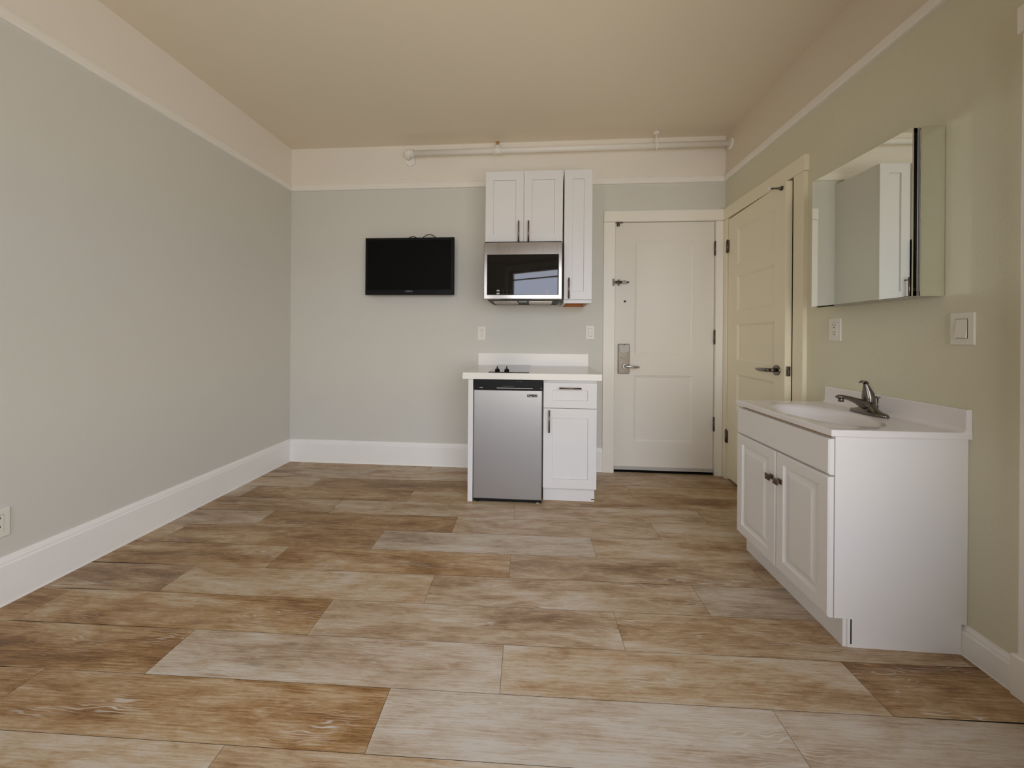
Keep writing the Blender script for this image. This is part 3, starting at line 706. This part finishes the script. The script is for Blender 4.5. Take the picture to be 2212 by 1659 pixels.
wall_plate('electrical_outlet', 'outlet', onback(-.4535, 1.123), 'white outlet on the back wall above the left end of the countertop', 'outlet')
wall_plate('light_switch', 'switch', onback(.443, 1.137), 'small white rocker switch on the back wall beside the entrance door casing', 'light switch')
wall_plate('electrical_outlet', 'outlet', onright(1.842, 1.143), 'white outlet on the right wall below the far end of the mirrored cabinet', 'outlet')
wall_plate('light_switch', 'switch', onright(1.322, 1.135), 'white rocker switch on the right wall, near the camera beside the mirrored cabinet', 'light switch')
wall_plate('electrical_outlet', 'outlet', onleft(1.226, .331), 'white outlet low on the left wall, cut off by the left edge of the view', 'outlet')

# ------------------------------------------------------------------ sprinkler pipe
sp = empty('sprinkler_pipe', (.2, YB, 2.613)); tag(sp, 'cream painted sprinkler pipe running along the top of the back wall', 'pipe')
py, pz = YB-.07, 2.613
bm = nb(); cyl(bm, (-1.06, py, pz-.002), (XR-.004, py, pz+.003), .0225, n=32); obj('pipe', bm, M['trim'], sp)
bm = nb()
arc = [(-1.035, py, pz)] + [(-1.055 - .033*math.sin(a), py + .033*(1-math.cos(a)), pz) for a in [PI/2*k/8 for k in range(9)]] + [(-1.088, YB-.012, pz-.001)]
tube(bm, arc, .029, 20); cyl(bm, (-1.045, py, pz), (-1.025, py, pz), .032)
obj('elbow', bm, M['trim'], sp)
bm = nb(); cyl(bm, (-1.075, YB-.010, pz-.030), (-1.075, YB+.0005, pz-.030), .040, .046, 36); obj('wall_flange', bm, M['trim'], sp)
bm = nb(); cyl(bm, (-.357, py, pz), (-.289, py, pz), .0265, n=32)
for x in (-.357, -.297): cyl(bm, (x, py, pz), (x+.009, py, pz), .030, n=32)
cyl(bm, (-.323, py, pz), (-.323, py, pz+.036), .018, n=24); cyl(bm, (-.323, py, pz+.028), (-.323, py, pz+.038), .021, n=24)
obj('tee_fitting', bm, M['trim'], sp)
bm = nb(); cyl(bm, (-.323, py, pz+.036), (-.323, py, pz+.048), .008, n=12)
for s in (-1, 1): tube(bm, [(-.323+s*.008, py, pz+.046), (-.323+s*.013, py, pz+.056), (-.323+s*.006, py, pz+.066)], .002, 8)
cyl(bm, (-.323, py, pz+.064), (-.323, py, pz+.067), .016, n=16); box(bm, -.338, -.308, py-.004, py+.004, pz+.058, pz+.075, .001)
obj('sprinkler_head', bm, M['brass'], sp)
bm = nb()
hx = .938
rings(bm, [[(hx-.007, py+.0245*math.cos(a)*1.02, pz+.0245*math.sin(a)*1.02), (hx+.007, py+.0245*math.cos(a)*1.02, pz+.0245*math.sin(a)*1.02), (hx+.007, py+.026*math.cos(a), pz+.026*math.sin(a)), (hx-.007, py+.026*math.cos(a), pz+.026*math.sin(a))] for a in [2*PI*k/24 for k in range(24)]], closed=True, smooth=False)
box(bm, hx-.007, hx+.007, py-.004, py+.004, pz+.024, pz+.040); cyl(bm, (hx, py, pz+.035), (hx, py, ZC-.006), .005, n=12); box(bm, hx-.010, hx-.004, py-.003, py+.003, pz+.022, pz+.050)
cyl(bm, (hx, py, ZC-.009), (hx, py, ZC+.001), .018, .026, 28)
obj('pipe_hanger', bm, M['trim'], sp)
bm = nb(); cyl(bm, (XR-.012, py, pz+.003), (XR+.001, py, pz+.003), .038, .047, 36); obj('wall_flange', bm, M['trim'], sp)

# ------------------------------------------------------------------ vanity
VY0, VY1, VZ = 1.305, 1.870, .751
va = empty('vanity_cabinet', (1.28, 1.59, 0)); tag(va, 'white bathroom vanity cabinet with two raised-panel doors against the right wall', 'cabinet')
bm = nb()
prof = [(1.068, .101), (1.068, VZ), (XR-.019, VZ), (XR-.019, 0), (1.112, 0), (1.112, .101)]
rings(bm, [[(x, VY0, z) for x, z in prof], [(x, VY0+.016, z) for x, z in prof]], smooth=False)
rings(bm, [[(x, VY1-.016, z) for x, z in prof], [(x, VY1, z) for x, z in prof]], smooth=False)
box(bm, 1.068, 1.084, VY0+.016, VY1-.016, .105, .592); box(bm, 1.068, 1.084, VY0+.016, VY1-.016, .598, VZ-.012)
box(bm, 1.084, XR-.02, VY0+.016, VY1-.016, .101, .115); box(bm, XR-.03, XR-.019, VY0+.016, VY1-.016, .115, VZ)
body = obj('body', bm, M['van'], va)
bm = nb(); box(bm, XR-.0195, XR-.0005, VY0, VY0+.012, .104, VZ, .001); obj('scribe_strip', bm, M['van'], body)
bm = nb(); box(bm, 1.069, 1.083, VY0+.002, VY1-.002, VZ-.012, VZ-.0005); obj('raw_top_edge', bm, M['mdf'], body)
bm = nb(); box(bm, 1.098, 1.1115, VY0+.002, VY1-.002, 0, .100, .001)
obj('toe_kick', bm, M['van'], va)
bm = nb(); box(bm, 1.1220, 1.1262, VY0-.0004, VY0+.001, .012, .100); obj('side_gap', bm, M['dark'], body)
vf = 1.048
bm = nb(); fronted(bm, TX(1.066), 1.307, 1.869, .610, .738, .018, [], [], .004); obj('false_drawer', bm, M['van'], va)
rp = [(.005, .009), (.014, .010), (.038, .001)]
for a, b, ky in ((1.308, 1.5775, 1.552), (1.5825, 1.869, 1.603)):
    bm = nb(); fronted(bm, TX(1.066), a, b, .100, .602, .018, [(a+.042, b-.042, .148, .560)], rp, .004)
    dd = obj('door', bm, M['van'], va)
    bm = nb(); kz = .484
    rings(bm, [[(vf-s_[0], ky+s_[1]*y_, kz+s_[1]*z_) for y_, z_ in ((-1, -1), (1, -1), (1, 1), (-1, 1))] for s_ in ((0, .0115), (.004, .011), (.007, .006), (.014, .0055), (.016, .012), (.020, .0135), (.0235, .0125), (.028, .001))], smooth=False)
    obj('knob', bm, M['bronze'], dd)
# vanity top with integral oval basin
vt = empty('sink', (1.28, 1.585, VZ)); tag(vt, 'white cultured marble sink top with oval basin and backsplash on the vanity cabinet', 'sink')
bm = nb()
X0, X1, Y0, Y1, Z0, Z1 = 1.046, XR-.0005, 1.295, 1.882, VZ, .7735
bcx, bcy, ax, ay = 1.238, 1.575, .140, .200
NS = 96
def onrect(a):
    dx, dy = math.cos(a), math.sin(a)
    t_ = min(((X1-.020-bcx)/dx if dx > 0 else (X0+.004-bcx)/dx) if abs(dx) > 1e-9 else 9, ((Y1-.002-bcy)/dy if dy > 0 else (Y0+.004-bcy)/dy) if abs(dy) > 1e-9 else 9)
    return bcx+dx*t_, bcy+dy*t_
angs = sorted([2*PI*k/NS for k in range(NS)] + [math.atan2(yy-bcy, xx-bcx) % (2*PI) for xx in (X0+.004, X1-.020) for yy in (Y0+.004, Y1-.002)])
ang2 = [a for i, a in enumerate(angs) if i == 0 or a-angs[i-1] > 1e-6]
loops = []
loops.append([(*onrect(a), Z1) for a in ang2])
def ell(s, z, sx=0): return [(bcx+sx+ax*s*math.cos(a)*(1.0), bcy+ay*s*math.sin(a), z) for a in ang2]
for s_, z_, sx_ in ((1.13, Z1, 0), (1.08, Z1-.0015, 0), (1.03, Z1-.005, 0), (.98, Z1-.014, 0), (.93, Z1-.032, 0), (.85, Z1-.060, .003), (.72, Z1-.088, .006), (.52, Z1-.107, .01), (.28, Z1-.117, .014), (.12, Z1-.120, .016)):
    loops.append(ell(s_, z_, sx_))
rings(bm, loops, caps=False)
f = bm.faces.new([bm.verts.new(p) for p in ell(.12, Z1-.1201, .016)])
# slab edges
def rect(i, z): return [(X0+i, Y0+i, z), (X1, Y0+i, z), (X1, Y1-i*.5, z), (X0+i, Y1-i*.5, z)]
rings(bm, [rect(.004, Z1), rect(.001, Z1-.0015), rect(0, Z1-.005), rect(.0, Z0), rect(.03, Z0)], caps=False, smooth=False)
obj('basin_slab', bm, M['stone'], vt)
bm = nb()
# cove, backsplash
P = [(0, Z1-.008), (-.034, Z1-.008), (-.034, Z1), (-.026, Z1+.002), (-.021, Z1+.007), (-.0195, Z1+.015), (-.0185, Z1+.076), (-.016, Z1+.0795), (-.004, Z1+.080), (0, Z1+.078)]
rings(bm, [[(X1+a, yy, b) for a, b in P] for yy in (Y0+.001, Y1-.003)], smooth=False)
obj('backsplash', bm, M['stone'], vt)
bm = nb(); cyl(bm, (bcx+.016, bcy, Z1-.1198), (bcx+.016, bcy, Z1-.1165), .022, .019, 28); obj('drain', bm, M['nickel'], vt)

# faucet
fa = empty('faucet', (1.425, 1.585, Z1)); tag(fa, 'dark brushed nickel single-handle faucet on the white sink top', 'faucet')
fx, fyy = 1.428, 1.583
def oval(cx_, cy_, z, rx, ry, n=40, pw=1.0): return [(cx_+rx*math.cos(2*PI*k/n), cy_+ry*(abs(math.sin(2*PI*k/n))**pw)*(1 if math.sin(2*PI*k/n) >= 0 else -1), z) for k in range(n)]
bm = nb()
rings(bm, [oval(fx, fyy, Z1-.0005, .0285, .083, pw=.8), oval(fx, fyy, Z1+.010, .0275, .081, pw=.8), oval(fx, fyy, Z1+.0135, .025, .077, pw=.8), oval(fx, fyy, Z1+.017, .022, .060, pw=.9),
           oval(fx, fyy, Z1+.024, .021, .042), oval(fx, fyy, Z1+.036, .021, .028), oval(fx, fyy, Z1+.05, .021, .023)])
obj('base', bm, M['nickel'], fa)
bm = nb()
sp_ = [(fx+.006, Z1+.030), (fx-.018, Z1+.042), (fx-.045, Z1+.055), (fx-.075, Z1+.066), (fx-.100, Z1+.072), (fx-.120, Z1+.073), (fx-.130, Z1+.071)]
tube(bm, [(a, fyy, b) for a, b in sp_], .02, n=20, radii=[.022, .020, .0175, .0155, .0145, .0135, .009], flat=[(1.1, 1.1), (1.05, .95), (1.0, .75), (1, .65), (1.05, .6), (1.0, .6), (.8, .5)])
obj('spout', bm, M['nickel'], fa)
bm = nb(); cyl(bm, (fx-.112, fyy, Z1+.052), (fx-.112, fyy, Z1+.068), .0095, n=20); obj('aerator', bm, M['nickel'], fa)
bm = nb()
hd = [((0, .048), .0225), ((0, .060), .0215), ((0, .066), .0222), ((-.0005, .078), .0215), ((-.003, .095), .018), ((-.007, .112), .013), ((-.011, .126), .0095), ((-.014, .134), .008)]
rings(bm, [[(fx+c_[0]+r_*math.cos(2*PI*k/28), fyy+r_*math.sin(2*PI*k/28), Z1+c_[1]) for k in range(28)] for c_, r_ in hd])
tube(bm, [(fx-.002, fyy, Z1+.133), (fx-.014, fyy, Z1+.139), (fx-.026, fyy, Z1+.140), (fx-.038, fyy, Z1+.135)], .008, n=14, radii=[.005, .011, .011, .004], flat=[(1, .5), (1.0, .5), (1.0, .45), (1, .4)])
obj('handle', bm, M['nickel'], fa)
bm = nb(); cyl(bm, (fx+.033, fyy-.004, Z1+.012), (fx+.033, fyy-.004, Z1+.070), .0024, n=10); cyl(bm, (fx+.033, fyy-.004, Z1+.068), (fx+.033, fyy-.004, Z1+.077), .003, .0095, 16)
obj('lift_rod', bm, M['nickel'], fa)

# ------------------------------------------------------------------ mirrored medicine cabinet
mc = empty('medicine_cabinet', (XR, 1.61, 1.256)); tag(mc, 'mirrored medicine cabinet with mirrored sides on the right wall above the vanity', 'mirror')
my0, my1, mz0, mz1, mxf = 1.378, 1.843, 1.257, 1.888, 1.419
bm = nb(); box(bm, mxf+.001, XR-.002, my0+.003, my1-.003, mz0+.001, mz1-.001, .0005); bd = obj('body', bm, M['silverpaint'], mc)
bm = nb(); box(bm, mxf, XR-.003, my0, my0+.004, mz0, mz1, .0008); obj('side_mirror', bm, M['mirror'], mc)
bm = nb(); box(bm, mxf, XR-.003, my1-.004, my1, mz0, mz1, .0008); obj('side_mirror', bm, M['mirror'], mc)
dmx = 1.3955
bm = nb()
box(bm, dmx+.0045, mxf-.0025, my0+.010, my0+.030, mz0+.002, mz1-.002, .001); box(bm, dmx+.0045, mxf-.0025, my1-.030, my1-.010, mz0+.002, mz1-.002, .001)
box(bm, dmx+.0045, mxf-.0025, my0+.010, my1-.010, mz1-.020, mz1-.002, .001); box(bm, dmx+.0045, mxf-.0025, my0+.010, my1-.010, mz0+.002, mz0+.020, .001)
for a in (dmx+.008, dmx+.014): cyl(bm, (a, my0+.009, mz0+.03), (a, my0+.009, mz1-.03), .0022, n=10)
cyl(bm, (mxf-.004, my0+.0075, mz0+.018), (mxf-.004, my0+.0075, mz1-.012), .0013, n=8, mi=1)
obj('door_frame', bm, [M['black'], M['silverpaint']], mc)
bm = nb(); bv = .013
fronted(bm, lambda u, v, d: (dmx+.0045-d - .0060*(u-my0)/(my1-my0), u, v), my0+.006, my1, mz0, mz1, .0045, [(my0+.006+bv, my1-bv, mz0+bv, mz1-bv)], [(.0001, -.0001)], .0005)
# bevelled glass rim
me_ = bm
obj('mirror_door', bm, M['mirror'], mc)
bm = nb(); box(bm, mxf-.020, mxf-.004, my1-.10, my1-.02, mz0-.004, mz0+.003, .001); obj('hinge_cover', bm, M['black'], mc)
